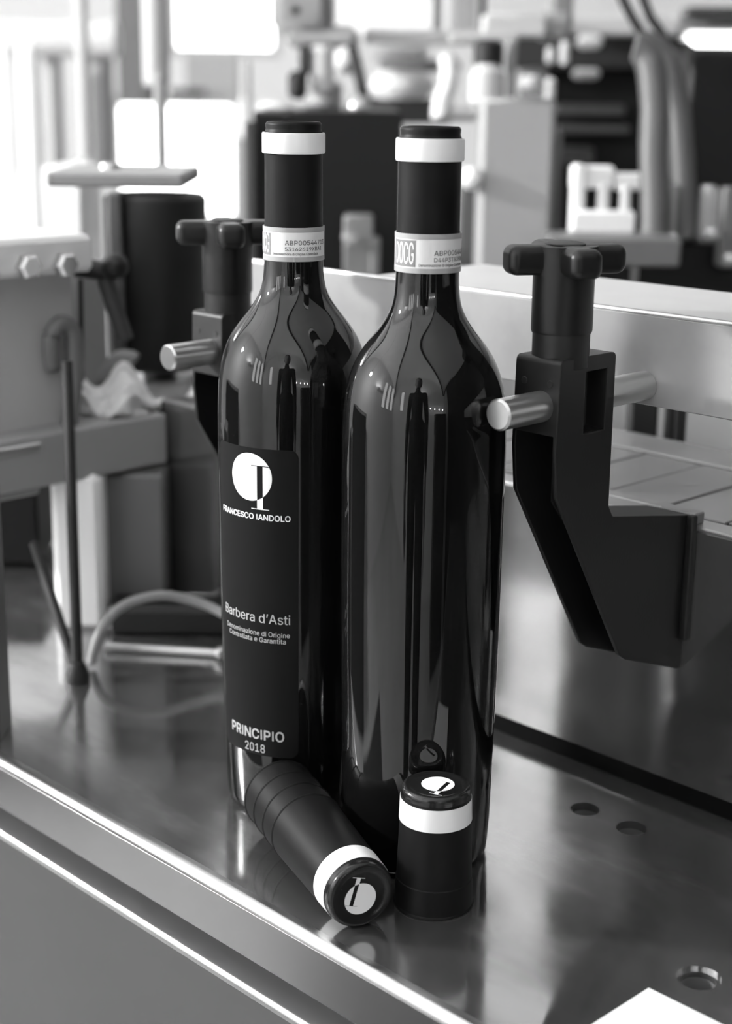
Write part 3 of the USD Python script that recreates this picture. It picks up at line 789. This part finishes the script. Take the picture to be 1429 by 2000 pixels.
bg('grey_column', 'tall light grey machine column right of the near bottle neck', 'column', [('plate', 'paint_36', px_box(934, 206, 1078, 620, 1.36, 0.05, 0.004)), ('edge', 'paint_14', px_box(1076, 270, 1092, 620, 1.38, 0.05))])
bg('white_fitting', 'small white fitting between the near bottle and the grey column', 'fitting', [('body', 'white_card', px_box(900, 330, 942, 370, 1.34, 0.03, 0.006)), ('bracket', 'paint_10', px_box(896, 370, 940, 520, 1.42, 0.03))])
bg('cross_beam', 'silver cross beam with short post at the top', 'beam', [('beam', 'paint_55', px_box(946, 28, 1066, 70, 1.5, 0.06)), ('beam_end', 'paint_36', px_box(1060, 24, 1110, 74, 1.55, 0.06)), ('post', 'paint_20', px_box(1082, -60, 1120, 60, 1.6, 0.04)), ('bracket', 'paint_45', px_box(880, 66, 1012, 86, 1.5, 0.05))])
bg('top_beam', 'pale horizontal beam along the upper right', 'beam', [('beam', 'paint_55', px_box(1108, 34, 1330, 66, 1.9, 0.08)), ('beam_tail', 'paint_45', px_box(1320, 30, 1520, 54, 1.9, 0.08)), ('dark_band', 'paint_7', px_box(1344, 14, 1520, 32, 1.85, 0.05))])
# right: dark machine with hoses
bg('dark_machine', 'black machine bulk filling the right background', 'machine', [('bulk', 'paint_2', px_box(1060, 118, 1400, 560, 2.1, 0.4)), ('top_block', 'paint_4', px_box(1000, 70, 1330, 130, 2.0, 0.3)), ('shelf', 'paint_7', px_box(1088, 205, 1220, 225, 2.05, 0.08)), ('shelf', 'paint_7', px_box(1090, 245, 1230, 260, 2.05, 0.08)), ('shelf', 'paint_7', px_box(1090, 290, 1160, 320, 2.05, 0.08))])
spots = [(1074, 108, 9, 30), (1102, 104, 9, 44), (1073, 176, 10, 44), (1034, 162, 20, 28)]  # small highlights, put in as white bolt shapes
for k, (x, y, r_, h_) in enumerate(spots):
    where = ('leftmost bright bolt of the top pair', 'taller bright bolt right of the top pair', 'long bright bolt below the top pair', 'short wide bright nut beside the pale plunger')[k]
    bg('highlight_bolt', where + ', white for a highlight on the dark machine', 'bolt', [('shank', 'paint_85', px_cyl(x - r_, y - h_ / 2, x + r_, y + h_ / 2, 1.7, 0.004))])
bg('highlight_fitting', 'flat white fitting painting a highlight at the top of the dark machine', 'fixture', [('housing', 'white_card', px_box(1130, 68, 1178, 94, 1.85, 0.03, 0.006)), ('arm', 'paint_55', px_box(1122, 134, 1172, 154, 1.85, 0.03, 0.008))])  # two more small highlights, put in as white and pale boxes
bg('slotted_guard', 'white slotted plastic guard before the dark machine', 'guard', [('frame', 'white_card', px_box(1117, 326, 1142, 470, 1.3, 0.02)), ('frame', 'white_card', px_box(1117, 326, 1200, 368, 1.298, 0.02)), ('frame', 'white_card', px_box(1200, 340, 1260, 372, 1.302, 0.02)), ('frame', 'white_card', px_box(1117, 414, 1240, 464, 1.298, 0.02)), ('bar', 'paint_70', px_box(1168, 360, 1190, 420, 1.3, 0.01)), ('bar', 'paint_70', px_box(1212, 362, 1232, 420, 1.3, 0.01))])
bg('guard_ledge', 'grey ledge under the white slotted guard', 'ledge', [('ledge', 'paint_14', px_box(1078, 466, 1330, 520, 1.25, 0.06))])
bg('grey_hose', 'fat grey hose bending down at the right, left one of two', 'hose', [('hose', 'paint_10', tube([at(1240, 90, 1.30), at(1268, 120, 1.3), at(1278, 200, 1.3), at(1276, 300, 1.3), at(1278, 400, 1.3), at(1276, 490, 1.3)], 0.0125))])
bg('grey_hose', 'fat grey hose bending down beside the black block, right one', 'hose', [('hose', 'paint_10', tube([at(1258, 82, 1.33), at(1300, 120, 1.33), at(1322, 200, 1.33), at(1332, 300, 1.33), at(1336, 400, 1.33), at(1338, 470, 1.33)], 0.0105))])
bg('black_block', 'large black block at the right picture edge', 'block', [('body', 'paint_2', px_box(1336, 104, 1560, 366, 1.36, 0.12, 0.006))])
bg('black_cable', 'black cable running down from the top right, inner one', 'cable', [('cable', 'black_rubber', tube([at(1205, -30, 1.4), at(1232, 30, 1.4), at(1262, 72, 1.4), at(1300, 82, 1.4), at(1345, 96, 1.4), at(1378, 130, 1.4)], 0.0045))])
bg('black_cable', 'black cable running down from the top right, outer one', 'cable', [('cable', 'black_rubber', tube([at(1248, -30, 1.42), at(1268, 30, 1.42), at(1296, 76, 1.42), at(1302, 140, 1.42)], 0.0045))])
bg('round_lamp', 'small round white lamp beside the black cables', 'lamp', [('glass', 'white_card', trimesh.creation.icosphere(3, 0.009).apply_translation(at(1332, 96, 1.5)))])
posts = [(1306, 1322, 366, 480, 'paint_28', 'thin grey post right of the slotted guard'), (1372, 1400, 366, 470, 'paint_36', 'broader grey post under the black block'), (1408, 1440, 370, 520, 'paint_14', 'dark post at the right edge under the black block')]
for x0, x1, y0, y1, m_, lb in posts:
    bg('machine_stud', lb, 'post', [('shaft', m_, px_box(x0, y0, x1, y1, 1.3, 0.02)), ('nut', 'chrome', px_cyl(x0 - 3, y1 - 24, x1 + 3, y1, 1.29, 0.003, 6))])
bg('dark_apron', 'dark sheet hanging low behind the guide rail', 'sheet', [('sheet', 'paint_2', px_box(1240, 480, 1560, 660, 1.34, 0.03))])
# white boards seen through the gap under the rail
bg('white_board', 'bright white board seen through the gap under the rail', 'board', [('board', 'white_card', px_box(1120, 690, 1700, 990, 1.02, 0.02))])
for x0, x1, lb in ((1228, 1284, 'broad dark post in the gap under the rail'), (1304, 1318, 'thin dark post in the gap under the rail'), (1326, 1340, 'thin dark post nearest the right edge in the rail gap')):
    bg('gap_post', lb, 'post', [('shaft', 'paint_4', px_box(x0, 690, x1, 990, 0.97, 0.015))])

# ------------------------------------------------------------------ dark machines beside and behind the camera (seen in the bottles)
bg('tall_cabinet', 'tall dark cabinet standing on the right of the cellar', 'cabinet', [('body', 'paint_2', room_box(1.3, 2.2, -2.2, 0.7, Z0, 1.35)), ('plinth', 'paint_4', room_box(1.28, 2.22, -2.22, 0.72, Z0, Z0 + 0.1))])
bg('storage_rack', 'dark rack of crates behind on the right', 'rack', [('body', 'paint_4', room_box(0.55, 1.2, -2.75, -2.3, Z0, 0.35))])
bg('pallet_stack', 'dark stack of pallets on the left beyond the table', 'pallets', [('stack', 'paint_4', room_box(-2.9, -2.1, 0.0, 1.3, Z0, 0.05))])

bg('added_mat', 'unseen dark mat added on the floor left of the table to darken the apron reflection', 'mat', [('mat', 'paint_4', room_box(-2.0, -0.95, -1.10, 0.02, Z0, Z0 + 0.012))])  # unseen, added so the right part of the apron reflects something dark


def person(base, face, label):
    """A standing figure in dark clothes. base: point on the floor; face: horizontal direction it looks."""
    fdir = np.asarray(face, float); side = np.array([fdir[1], -fdir[0], 0])
    def p(s, f_, z): return base + side * s + fdir * f_ + np.array([0, 0, z])
    t = thing('person', label, 'person', base)
    def chain(pts):
        M = None
        for (a, ra), (b_, rb) in zip(pts[:-1], pts[1:]):
            h = hull(sph(a, ra), sph(b_, rb)); M = h if M is None else M + h
        return M
    body = chain([(p(0, 0, 0.98), 0.125), (p(0, 0.01, 1.12), 0.12), (p(0, 0.0, 1.30), 0.125), (p(0, -0.01, 1.42), 0.085), (p(0, 0.01, 1.50), 0.055)])
    for s in (-1, 1):
        body += hull(sph(p(0.05 * s, 0, 0.95), 0.12), sph(p(0.10 * s, 0, 1.05), 0.075))
        body += hull(sph(p(0.0, -0.01, 1.36), 0.09), sph(p(0.17 * s, -0.01, 1.40), 0.06))
        body += chain([(p(0.17 * s, -0.01, 1.40), 0.06), (p(0.215 * s, -0.02, 1.13), 0.046), (p(0.20 * s, 0.10, 0.92), 0.034)])
        body += chain([(p(0.09 * s, 0, 0.92), 0.095), (p(0.10 * s, 0.02, 0.50), 0.062), (p(0.10 * s, -0.01, 0.10), 0.045)])
        body += hull(sph(p(0.10 * s, -0.04, 0.045), 0.042), sph(p(0.115 * s, 0.15, 0.035), 0.034))
    mb = unman(body.refine_to_length(0.03))
    trimesh.smoothing.filter_taubin(mb, iterations=10)
    obj('clothed_body', mb, 'cloth_dark', t, smooth=True)
    hd_ = hull(sph(p(0, 0.0, 1.67), 0.088), sph(p(0, 0.035, 1.58), 0.058)) + hull(sph(p(0, 0.09, 1.635), 0.010), sph(p(0, 0.108, 1.605), 0.012)) + hull(sph(p(0, 0.0, 1.52), 0.05), sph(p(0, 0.01, 1.58), 0.05))
    for s in (-1, 1): hd_ += hull(sph(p(0.086 * s, 0, 1.64), 0.012), sph(p(0.084 * s, 0, 1.60), 0.009))
    obj('head', unman(hd_.refine_to_length(0.012)), 'skin', t, smooth=True)
    obj('hair', unman(hull(sph(p(0, -0.015, 1.69), 0.092), sph(p(0, -0.03, 1.63), 0.085))), 'paint_2', t, smooth=True)
    for s in (-1, 1):
        w = p(0.20 * s, 0.10, 0.92)
        hm = hull(sph(w, 0.028), sph(w + fdir * 0.035 + [0, 0, -0.06], 0.022), sph(w + fdir * 0.01 + [0, 0, -0.07], 0.02))
        for k in range(4):
            a = w + fdir * (0.045 - 0.018 * k) + np.array([0, 0, -0.07])
            hm += hull(sph(a, 0.010), sph(a + [0, 0, -0.035], 0.009)) + hull(sph(a + [0, 0, -0.035], 0.009), sph(a + [0, 0, -0.06 + 0.006 * abs(k - 1)] - side * s * 0.018, 0.008))
        hm += hull(sph(w + fdir * 0.03, 0.012), sph(w + fdir * 0.055 + [0, 0, -0.045] - side * s * 0.01, 0.010))
        obj('hand', unman(hm), 'skin', t, smooth=True)


person(L(-0.20, -0.92, Z0), VH, 'person in dark clothes standing behind the camera position')
